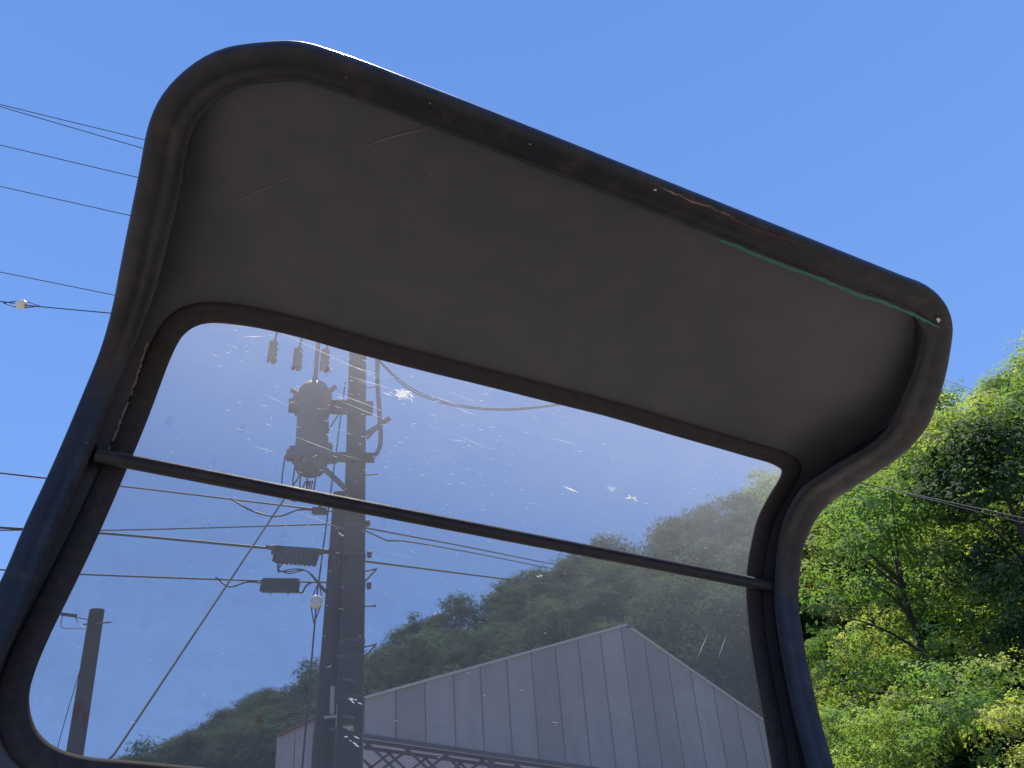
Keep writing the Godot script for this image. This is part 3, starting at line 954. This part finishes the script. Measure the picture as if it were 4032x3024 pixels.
func polar(poly: PackedVector2Array, c: Vector2, count: int) -> PackedVector2Array:
	var out := PackedVector2Array()
	for k in count:
		var a := TAU * k / count
		var e := c + Vector2(cos(a), sin(a)) * 9.0
		var best := c
		for i in poly.size():
			var hit: Variant = Geometry2D.segment_intersects_segment(c, e, poly[i], poly[(i + 1) % poly.size()])
			if hit != null and (hit as Vector2).distance_to(c) > best.distance_to(c): best = hit
		out.append(best)
	return out

func grow(poly: PackedVector2Array, by: float) -> PackedVector2Array:
	var out := PackedVector2Array()
	var n := poly.size()
	for i in n:
		var d := (poly[(i + 2) % n] - poly[(i - 2 + n) % n]).normalized()
		out.append(poly[i] + Vector2(d.y, -d.x) * by)
	return out

func on_skin(poly: PackedVector2Array, off: float, shift := true) -> PackedVector3Array:
	var out := PackedVector3Array()
	for q in poly: out.append(skin(q.x, q.y, off) - (SHIFT if shift else Vector3.ZERO))
	return out

func mix2(a: PackedVector2Array, b: PackedVector2Array, t: float) -> PackedVector2Array:
	var out := PackedVector2Array()
	for i in a.size(): out.append(a[i].lerp(b[i], t))
	return out

func cab() -> void:
	var prof := []
	for q in [[-1.25, -1.285], [-0.4, -1.287], [0.2, -1.29], [0.413, -1.294], [0.516, -1.296], [0.624, -1.299], [0.698, -1.296], [0.769, -1.287], [0.818, -1.271], [0.863, -1.246], [0.914, -1.207], [0.946, -1.156], [0.966, -1.094], [0.971, -1.045], [0.971, -0.98], [0.964, -0.85], [0.963, -0.7], [0.968, -0.59]]: prof.append(Vector3(0, q[0], q[1]))
	S = spline(prof, 500)
	SL.append(0.0)
	for i in S.size() - 1: SL.append(SL[i] + S[i].distance_to(S[i + 1]))
	prof = []
	for q in [[-1.25, -1.17], [-0.4, -1.19], [0.2, -1.21], [0.411, -1.226], [0.501, -1.236], [0.616, -1.24], [0.684, -1.237], [0.739, -1.231], [0.809, -1.204], [0.856, -1.174], [0.89, -1.128], [0.906, -1.071], [0.904, -0.987], [0.902, -0.86], [0.915, -0.75], [0.93, -0.64], [0.945, -0.54], [0.95, -0.45]]: prof.append(Vector3(0, q[0], q[1]))
	RP = spline(prof, 400)

	var t := thing("vehicle_cab", "dark rounded sheet-metal cab with open back, overhanging roof and scratched windscreen", "vehicle cab")
	var B := Basis(Vector3(0.89797681, -0.19220921, -0.39584501), Vector3(0.10798212, 0.96830585, -0.22521911), Vector3(0.42658823, 0.15949736, 0.89027135)).orthonormalized()
	t.basis = B
	t.position = EYE + B * SHIFT

	# edge of the open back, from the left foot up round the roof and down to the right foot
	var c0: Array = [Vector3(-0.3, -1.25, -1.17), Vector3(-0.3, -0.4, -1.19), Vector3(-0.303, 0.2, -1.21), Vector3(-0.308, 0.461, -1.232), Vector3(-0.315, 0.549, -1.238), Vector3(-0.32, 0.674, -1.237), Vector3(-0.322, 0.805, -1.205), Vector3(-0.32, 0.854, -1.175), Vector3(-0.318, 0.883, -1.138), Vector3(-0.315, 0.901, -1.09), Vector3(-0.306, 0.904, -0.996), Vector3(-0.294, 0.902, -0.89), Vector3(-0.286, 0.908, -0.807), Vector3(-0.28, 0.918, -0.731), Vector3(-0.271, 0.923, -0.693), Vector3(-0.257, 0.927, -0.661), Vector3(-0.232, 0.933, -0.623), Vector3(-0.202, 0.937, -0.593), Vector3(-0.152, 0.941, -0.564), Vector3(-0.114, 0.944, -0.549), Vector3(-0.062, 0.944, -0.543), Vector3(0.072, 0.945, -0.541), Vector3(0.406, 0.945, -0.54), Vector3(0.714, 0.945, -0.54), Vector3(0.851, 0.945, -0.54), Vector3(0.898, 0.945, -0.54)]
	c0 += [Vector3(0.945, 0.943, -0.553), Vector3(0.988, 0.939, -0.581), Vector3(1.029, 0.932, -0.629), Vector3(1.067, 0.924, -0.682), Vector3(1.105, 0.916, -0.745), Vector3(1.126, 0.91, -0.79), Vector3(1.138, 0.902, -0.86), Vector3(1.139, 0.904, -0.987), Vector3(1.139, 0.906, -1.071), Vector3(1.139, 0.89, -1.128), Vector3(1.139, 0.856, -1.174), Vector3(1.139, 0.808, -1.204), Vector3(1.139, 0.739, -1.231), Vector3(1.139, 0.684, -1.237), Vector3(1.139, 0.616, -1.24), Vector3(1.139, 0.501, -1.236), Vector3(1.139, 0.411, -1.226), Vector3(1.139, 0.2, -1.21), Vector3(1.139, -0.4, -1.19), Vector3(1.139, -1.25, -1.17)]
	var E0 := spline(c0, 420)
	var n := E0.size()
	var NR := PackedVector3Array()
	var IN := PackedVector3Array()
	for i in n:
		var nr := lip_normal(E0[i])
		var d := (E0[mini(i + 2, n - 1)] - E0[maxi(i - 2, 0)]).normalized()
		nr = (nr - d * nr.dot(d)).normalized()
		NR.append(nr)
		IN.append(d.cross(nr).normalized() * -1.0)
	if IN[10].x < 0:
		for i in n: IN[i] = -IN[i]
	for pass_ in 14:
		for arr: PackedVector3Array in [NR, IN]:
			for i in range(1, n - 1): arr[i] = (arr[i - 1] + arr[i] * 2 + arr[i + 1]).normalized()
	# lip: rounded, with a bead
	var rings := []
	var E1 := PackedVector3Array()
	for w in [[0.06, -0.0135], [0.025, -0.011], [0.006, -0.0075], [0.0, -0.003], [0.012, 0.001], [0.04, 0.004], [0.1, 0.0065], [0.22, 0.008], [0.40, 0.0078], [0.52, 0.0066], [0.58, 0.0058], [0.66, 0.0064], [0.80, 0.0066], [0.92, 0.005], [0.985, 0.001], [1.0, -0.005]]:
		var r := PackedVector3Array()
		for i in n:
			var wide := lip_wide(E0[i])
			r.append(E0[i] + IN[i] * wide * w[0] + NR[i] * w[1] - SHIFT)
		rings.append(r)
	for i in n: E1.append(rings[-1][i] + SHIFT)
	var K := PackedVector2Array()
	var r1 := PackedVector3Array()
	var r2 := PackedVector3Array()
	for i in n:
		var q := E1[i]
		var tt := skin_at(Vector3(0, q.y, minf(q.z, -0.6)))
		var kx := lerpf(q.x, E0[i].x + IN[i].x * 0.018, smoothstep(-0.62, -0.75, q.z))
		K.append(Vector2(kx, tt))
		r1.append(q.lerp(skin(kx, tt), 0.5) - SHIFT)
		r2.append(skin(kx, tt) - SHIFT)
	var st := start()
	loft(st, rings, false)
	var lip := obj("lip", done(st), M.paint, t)
	st = start()
	loft(st, [rings[-1], r1, r2], false)
	obj("inner_wall", done(st), M.paint, t)
	# outer shell
	var O := PackedVector2Array()
	var o1 := PackedVector3Array()
	var o2 := PackedVector3Array()
	var o3 := PackedVector3Array()
	for i in n:
		var q := E0[i] - NR[i] * 0.02
		var tt := skin_at(Vector3(0, q.y, minf(q.z, -0.635)))
		var inset := lerpf(0.022, 0.075, smoothstep(-0.95, -0.7, q.z))
		O.append(Vector2(q.x + IN[i].x * inset, tt))
		var top := skin(O[i].x, tt, -0.03)
		o1.append(E0[i] - NR[i] * 0.02 + IN[i] * 0.008 - SHIFT)
		o2.append((E0[i] - NR[i] * 0.03 + IN[i] * 0.012).lerp(top, 0.4) - SHIFT)
		o3.append(top - SHIFT)
	st = start()
	loft(st, [o3, o2, o1, rings[0]], false)
	obj("outer_edge", done(st), M.paint, t)

	# windscreen opening
	var op := []
	for q in [[1.05, 0.624, -1.299], [1.05, 0.516, -1.296], [1.05, 0.40, -1.294], [1.045, 0.34, -1.292], [1.02, 0.29, -1.291], [0.97, 0.272, -1.291], [0.5, 0.275, -1.291], [0.074, 0.274, -1.291], [-0.052, 0.269, -1.291], [-0.13, 0.266, -1.291], [-0.165, 0.273, -1.291], [-0.193, 0.29, -1.292], [-0.213, 0.317, -1.292], [-0.222, 0.338, -1.293], [-0.227, 0.373, -1.293], [-0.228, 0.422, -1.294], [-0.226, 0.481, -1.295], [-0.224, 0.561, -1.297], [-0.224, 0.647, -1.298], [-0.224, 0.737, -1.291], [-0.221, 0.87, -1.241], [-0.218, 0.911, -1.209], [-0.208, 0.936, -1.172], [-0.19, 0.949, -1.148], [-0.161, 0.954, -1.131], [-0.094, 0.958, -1.117], [-0.011, 0.961, -1.11], [0.075, 0.961, -1.109], [0.209, 0.963, -1.104], [0.343, 0.966, -1.096], [0.499, 0.967, -1.087], [0.6, 0.969, -1.081], [0.761, 0.969, -1.078], [0.929, 0.97, -1.075], [1.006, 0.97, -1.075], [1.035, 0.968, -1.086], [1.046, 0.961, -1.11], [1.05, 0.946, -1.156], [1.05, 0.914, -1.207], [1.05, 0.863, -1.246], [1.05, 0.817, -1.271], [1.05, 0.769, -1.287], [1.05, 0.698, -1.296], [1.05, 0.624, -1.299]]:
		op.append(Vector3(q[0], skin_at(Vector3(0, q[1], q[2])), 0))
	var hole := PackedVector2Array()
	for v in spline(op, 260): hole.append(Vector2(v.x, v.y))
	hole.remove_at(hole.size() - 1)
	var centre := Vector2(0.41, skin_at(Vector3(0, 0.64, -1.299)))
	var count := 480
	if grow(hole, 0.01)[0].x < hole[0].x: hole.reverse()
	var H := polar(hole, centre, count)
	var F0 := polar(grow(hole, 0.006), centre, count)
	var F1 := polar(grow(hole, 0.034), centre, count)
	var F2 := polar(grow(hole, 0.040), centre, count)
	K.append(Vector2(K[-1].x, 0.0))
	K.append(Vector2(K[0].x, 0.0))
	O.append(Vector2(O[-1].x, 0.0))
	O.append(Vector2(O[0].x, 0.0))
	var KP := polar(grow(K, 0.0), centre, count)
	var OP := polar(O, centre, count)
	st = start()
	var HB := polar(grow(hole, 0.012), centre, count)
	loft(st, [on_skin(HB, -0.012), on_skin(HB, -0.002), on_skin(H, 0.0), on_skin(H, 0.006), on_skin(F0, 0.009), on_skin(F1, 0.009), on_skin(F2, 0.005), on_skin(F2, -0.002)])
	obj("window_frame", done(st), M.band, t)
	var sk := []
	for k in 15:
		var q := mix2(F2, KP, k / 14.0)
		sk.append(on_skin(q, 0.0))
	st = start()
	loft(st, sk)
	var lining := obj("lining_panel", done(st), M.lining, t)
	sk = []
	for k in 15: sk.append(on_skin(mix2(HB, OP, k / 14.0), lerpf(-0.014, -0.03, minf(1, k / 5.0))))
	sk.reverse()
	sk.append(on_skin(HB, -0.012))
	st = start()
	loft(st, sk)
	obj("outer_skin", done(st), M.paint, t)
	# glass
	pane(t, polar(grow(hole, 0.011), centre, count), centre)
	# bar across the windscreen
	st = start()
	var a := Vector3(-0.272, 0.7098, -1.262) - SHIFT
	var b := Vector3(1.128, 0.785, -1.262) - SHIFT
	tube(st, PackedVector3Array([a, a.lerp(b, 0.25), a.lerp(b, 0.5), a.lerp(b, 0.75), b]), 0.0125, 20)
	var cross := obj("cross_bar", done(st), M.paint, t)
	for e in [[a, Vector3(-0.285, 0.709, -1.27) - SHIFT], [b, Vector3(1.134, 0.785, -1.27) - SHIFT]]:
		st = start()
		bar(st, e[0], e[1], 0.017, 0.02, 14)
		obj("bar_mount", done(st), M.paint, cross)
	marks(lip, lining, E0, IN, NR)

func strip(called: String, t: Node3D, pts: PackedVector3Array, side: PackedVector3Array, width: PackedFloat32Array, m: Material) -> void:
	var a := PackedVector3Array()
	var b := PackedVector3Array()
	for i in pts.size():
		a.append(pts[i] - side[i] * width[i] - SHIFT)
		b.append(pts[i] + side[i] * width[i] - SHIFT)
	var st := start()
	loft(st, [a, b], false)
	obj(called, done(st), m, t)

const GLINT_LINES := [[Vector3(-0.185, 0.966, -0.888), Vector3(-0.151, 0.964, -0.840), Vector3(-0.115, 0.964, -0.798), Vector3(-0.078, 0.963, -0.754)], [Vector3(-0.015, 0.963, -0.690), Vector3(0.022, 0.965, -0.651), Vector3(0.061, 0.967, -0.620), Vector3(0.093, 0.968, -0.594)]]

# paint streaks, chips and rust on the lip
func marks(t: Node3D, lining: Node3D, E0: PackedVector3Array, IN: PackedVector3Array, NR: PackedVector3Array) -> void:
	var r := RandomNumberGenerator.new()
	r.seed = 12
	var n := E0.size()
	var green := [Vector3(0.517, 0.938, -0.588), Vector3(0.579, 0.938, -0.587), Vector3(0.664, 0.938, -0.586), Vector3(0.753, 0.938, -0.587), Vector3(0.845, 0.938, -0.586), Vector3(0.892, 0.938, -0.585), Vector3(0.936, 0.938, -0.589), Vector3(0.968, 0.937, -0.593)]
	var rusty := [Vector3(0.408, 0.944, -0.545), Vector3(0.465, 0.944, -0.545), Vector3(0.513, 0.944, -0.545), Vector3(0.564, 0.944, -0.548), Vector3(0.622, 0.944, -0.548), Vector3(0.665, 0.944, -0.548)]
	var streaks := [["green_paint_streak", green, 0.0034, M.green, 0.0, 1.0], ["rust_streak", rusty, 0.0026, M.rust_dark, 0.1, 1.0], ["bare_metal_streak", rusty, 0.0016, M.bare, 0.0, 0.5]]
	for s in streaks:
		var all := spline(s[1], 120)
		var p := PackedVector3Array()
		var sd := PackedVector3Array()
		var w := PackedFloat32Array()
		var wob := 0.0
		for i in all.size():
			var k := float(i) / (all.size() - 1)
			if k < s[4] or k > s[5]: continue
			var near := 0
			for j in range(100, n - 60):
				if E0[j].distance_squared_to(all[i]) < E0[near].distance_squared_to(all[i]): near = j
			wob = clampf(wob + r.randf_range(-0.0008, 0.0008), -0.002, 0.002)
			p.append(all[i] + IN[near] * wob + NR[near] * 0.0104)
			sd.append(IN[near])
			w.append(s[2] * r.randf_range(0.45, 1.1) * minf(1.0, minf(k - s[4], s[5] - k) * 12 + 0.12))
		strip(s[0], t, p, sd, w, s[3])
	var spots := [[0.95, 0.42, 0.006, M.chip], [0.40, 0.2, 0.003, M.chip], [0.2, 0.3, 0.002, M.bare], [0.06, 0.25, 0.002, M.bare], [-0.05, 0.4, 0.0015, M.bare]]
	for s in spots:
		for i in range(100, 330):
			if E0[i].z > -0.70 and E0[i].x > s[0]:
				chip(t, E0[i] + IN[i] * 0.05 * s[1] + NR[i] * 0.0125, IN[i], NR[i], s[2], s[3], r)
				break
	for k in 26:
		var p := Vector2(r.randf_range(-0.15, 1.0), skin_at(Vector3(0, 0.97, r.randf_range(-1.0, -0.63))))
		chip(lining, skin(p.x, p.y, 0.0012), Vector3.RIGHT, Vector3.DOWN, r.randf_range(0.0006, 0.0018), M.bare, r)
	# two faint light lines across the lining, a highlight painted as strips
	for g in GLINT_LINES:
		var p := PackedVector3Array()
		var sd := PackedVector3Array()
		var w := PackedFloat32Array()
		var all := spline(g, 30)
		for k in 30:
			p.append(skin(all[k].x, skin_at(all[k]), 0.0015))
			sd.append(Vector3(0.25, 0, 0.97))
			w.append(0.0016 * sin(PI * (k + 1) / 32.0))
		strip("painted_glint", lining, p, sd, w, M.painted_glint)
	# flaked edge on the left pillar, and little chips up the left lip
	for i in range(20, 150):
		if r.randf() < 0.33:
			chip(t, E0[i] + IN[i] * 0.064 * r.randf_range(0.5, 0.62) + NR[i] * 0.0075, IN[i], NR[i], r.randf_range(0.0007, 0.0018), M.rust if r.randf() < 0.6 else M.bare, r)
	for g in [[0.905, 0.835], [0.825, 0.755], [0.745, 0.715]]:
		var p := PackedVector3Array()
		var sd := PackedVector3Array()
		var w := PackedFloat32Array()
		for k in 24:
			var u: float = lerpf(g[0], g[1], k / 23.0)
			var tt := skin_at(Vector3(0, u, -1.28 + maxf(0, u - 0.8) * 0.9))
			p.append(skin(-0.262 + r.randf_range(-0.0015, 0.0015), tt, 0.0075))
			sd.append(Vector3.RIGHT)
			w.append(r.randf_range(0.0008, 0.0026))
		strip("flaked_paint", lining, p, sd, w, M.bare)

func chip(t: Node3D, at: Vector3, x: Vector3, nrm: Vector3, size: float, m: Material, r: RandomNumberGenerator) -> void:
	var y := nrm.cross(x)
	var st := start(false)
	var ring := PackedVector3Array()
	for k in 7: ring.append(at - SHIFT + (x * cos(TAU * k / 7) * 0.6 + y * sin(TAU * k / 7)) * size * r.randf_range(0.6, 1.2))
	for k in 7:
		for v: Vector3 in [at - SHIFT, ring[k], ring[(k + 1) % 7]]: st.add_vertex(v)
	obj("paint_chip", done(st), m, t)

# scratched and dusty glass: a film of dust and painted haze on either face
func pane(t: Node3D, edge: PackedVector2Array, c: Vector2) -> void:
	var glass: MeshInstance3D
	for side in 2:
		var st := start()
		var rings := []
		for k in 13: rings.append(mix2(PackedVector2Array(Array(edge).map(func(_e): return c)), edge, k / 12.0))
		for k in 12:
			var n := edge.size()
			for i in n:
				var j := (i + 1) % n
				for q: Vector2 in [rings[k][i], rings[k][j], rings[k + 1][j], rings[k][i], rings[k + 1][j], rings[k + 1][i]]:
					st.set_uv(Vector2((q.x + 0.26) / 1.36, 1.0 - (q.y - c.y + 0.42) / 0.95))
					st.add_vertex(skin(q.x, q.y, -0.004 - 0.004 * side) - SHIFT)
		var m := StandardMaterial3D.new()
		m.transparency = BaseMaterial3D.TRANSPARENCY_ALPHA
		m.albedo_color = Color(1, 1, 1, 0.29)
		m.albedo_texture = film(side)
		m.roughness = 0.6
		m.metallic_specular = 0.2
		m.backlight_enabled = true
		m.backlight = Color(1, 1, 1)
		m.texture_repeat = false
		if side == 0: glass = obj("windscreen_pane", done(st), m, t)
		else: obj("dust_haze_film", done(st), m, glass)
	scratches(glass, c)

# scuffs and scratches in the glass, thickest high up left of the middle
func scratches(t: Node3D, c: Vector2) -> void:
	var r := RandomNumberGenerator.new()
	r.seed = 77
	var st := start(false)
	var put := func(p: Vector2, ang: float, l: float, w: float) -> void:
		var d := Vector2(cos(ang), sin(ang))
		var e := Vector2(-d.y, d.x) * w
		var q := [p - d * l, p + e, p + d * l, p - e]
		for v: Vector2 in q:
			if v.x < -0.19 or v.x > 1.03 or v.y < c.y - 0.33 or v.y > c.y + 0.42: return
		quad(st, skin(q[0].x, q[0].y, -0.0025) - SHIFT, skin(q[1].x, q[1].y, -0.0025) - SHIFT, skin(q[2].x, q[2].y, -0.0025) - SHIFT, skin(q[3].x, q[3].y, -0.0025) - SHIFT)
	for k in 430:
		var p := Vector2(r.randfn(0.12, 0.22), c.y + 0.44 - absf(r.randfn(0.0, 0.28)))
		if k % 5 == 0: p = Vector2(r.randf_range(-0.2, 1.03), c.y + r.randf_range(-0.33, 0.44))
		var ang := r.randfn(-0.02, 0.10) if r.randf() < 0.9 else r.randfn(0.9, 0.3)
		put.call(p, ang, absf(r.randfn(0.002, 0.003)) + 0.0008, r.randf_range(0.00015, 0.00045))
	for k in 16:
		var p := Vector2(r.randfn(0.1, 0.15), c.y + 0.38 - absf(r.randfn(0.0, 0.12)))
		put.call(p, r.randfn(-0.05, 0.06), r.randf_range(0.02, 0.07), r.randf_range(0.0002, 0.0004))
	for q in [[0.03, 0.385, -0.18, 0.16, 0.0006], [-0.09, 0.375, 0.35, 0.02, 0.0006], [0.60, 0.25, -0.12, 0.02, 0.0018], [0.93, -0.01, 1.05, 0.04, 0.0006], [0.98, 0.0, 1.1, 0.035, 0.0006]]:
		put.call(Vector2(q[0], c.y + q[1]), q[2], q[3], q[4])
	for q in [[0.20, 0.345, 0.016, 26], [0.74, 0.265, 0.009, 12], [0.70, -0.31, 0.008, 4], [0.36, -0.06, 0.006, 4], [0.235, -0.24, 0.011, 5], [0.245, -0.30, 0.012, 5], [0.155, 0.05, 0.006, 3], [0.56, 0.06, 0.006, 4]]:
		for k in q[3]: put.call(Vector2(q[0] + r.randfn(0, q[2] * 0.7), c.y + q[1] + r.randfn(0, q[2] * 0.35)), r.randfn(-0.1, 0.25), q[2] * r.randf_range(0.2, 0.7), r.randf_range(0.0005, 0.0016))
	var m := mat(lin(0.62, 0.63, 0.66), 0.7)
	m.backlight_enabled = true
	m.backlight = Color(1, 1, 1)
	var o := obj("scratches", done(st), m, t)
	o.set_meta("kind", "stuff")

func film(side: int) -> ImageTexture:
	var w := 1360
	var h := 950
	var im := Image.create(w, h, false, Image.FORMAT_RGBA8)
	var n := FastNoiseLite.new()
	n.seed = 61 + side
	n.frequency = 0.006
	n.fractal_octaves = 5
	var fine := FastNoiseLite.new()
	fine.seed = 71 + side
	fine.frequency = 0.05
	fine.fractal_octaves = 3
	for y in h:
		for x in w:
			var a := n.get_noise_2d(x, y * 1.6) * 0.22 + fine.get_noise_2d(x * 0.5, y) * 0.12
			im.set_pixel(x, y, Color(0.35, 0.38, 0.425, 1).lerp(Color(0.68, 0.69, 0.72, 1), pow(1 - float(y) / h, 1.5) * (0.85 + a * 0.8)) * Color(1, 1, 1, clampf(0.92 + a * 0.8 + 0.1 * (1 - float(y) / h), 0.3, 1)))  # dust colour pales towards the top, painting in the sunlit veil
	if side == 1:
		var r := RandomNumberGenerator.new()
		r.seed = 77
		for k in 60:
			# rust specks, low on the left
			var p := Vector2(r.randfn(0.14, 0.10) * w, r.randfn(0.62, 0.18) * h)
			blot(im, p, r.randf_range(2, 9), r.randf_range(1.0, 2.2), Color(0.36, 0.20, 0.13, 1), 0.9, r)
		for q in [[0.37, 0.1, 30], [0.70, 0.27, 12], [0.44, 0.93, 13], [0.36, 0.96, 10], [0.365, 0.85, 10]]:
			blot(im, Vector2(q[0] * w, q[1] * h), q[2], 0.5, Color(0.92, 0.90, 0.84, 1), 1.0, r)
	var e := im
	return ImageTexture.create_from_image(e)

func line(im: Image, a: Vector2, b: Vector2, c: Color, k: float, wide: int) -> void:
	var steps := int(a.distance_to(b)) + 1
	for i in steps + 1:
		var p := a.lerp(b, float(i) / steps)
		var f := k * sin(PI * clampf(float(i) / steps, 0.06, 0.94))
		for dy in wide:
			var x := int(p.x)
			var y := int(p.y) + dy
			if x >= 0 and y >= 0 and x < im.get_width() and y < im.get_height(): im.set_pixel(x, y, im.get_pixel(x, y).lerp(c, f))

func blot(im: Image, at: Vector2, rad: float, tall: float, c: Color, k: float, r: RandomNumberGenerator) -> void:
	var n := FastNoiseLite.new()
	n.seed = r.randi() % 10000
	n.frequency = 0.12
	for y in range(int(-rad * tall), int(rad * tall) + 1):
		for x in range(int(-rad), int(rad) + 1):
			var d := Vector2(x, y / tall).length() / rad + n.get_noise_2d(x, y) * 0.7
			var px := int(at.x) + x
			var py := int(at.y) + y
			if d < 1 and px >= 0 and py >= 0 and px < im.get_width() and py < im.get_height():
				im.set_pixel(px, py, im.get_pixel(px, py).lerp(c, k * minf(1, (1 - d) * 2)))
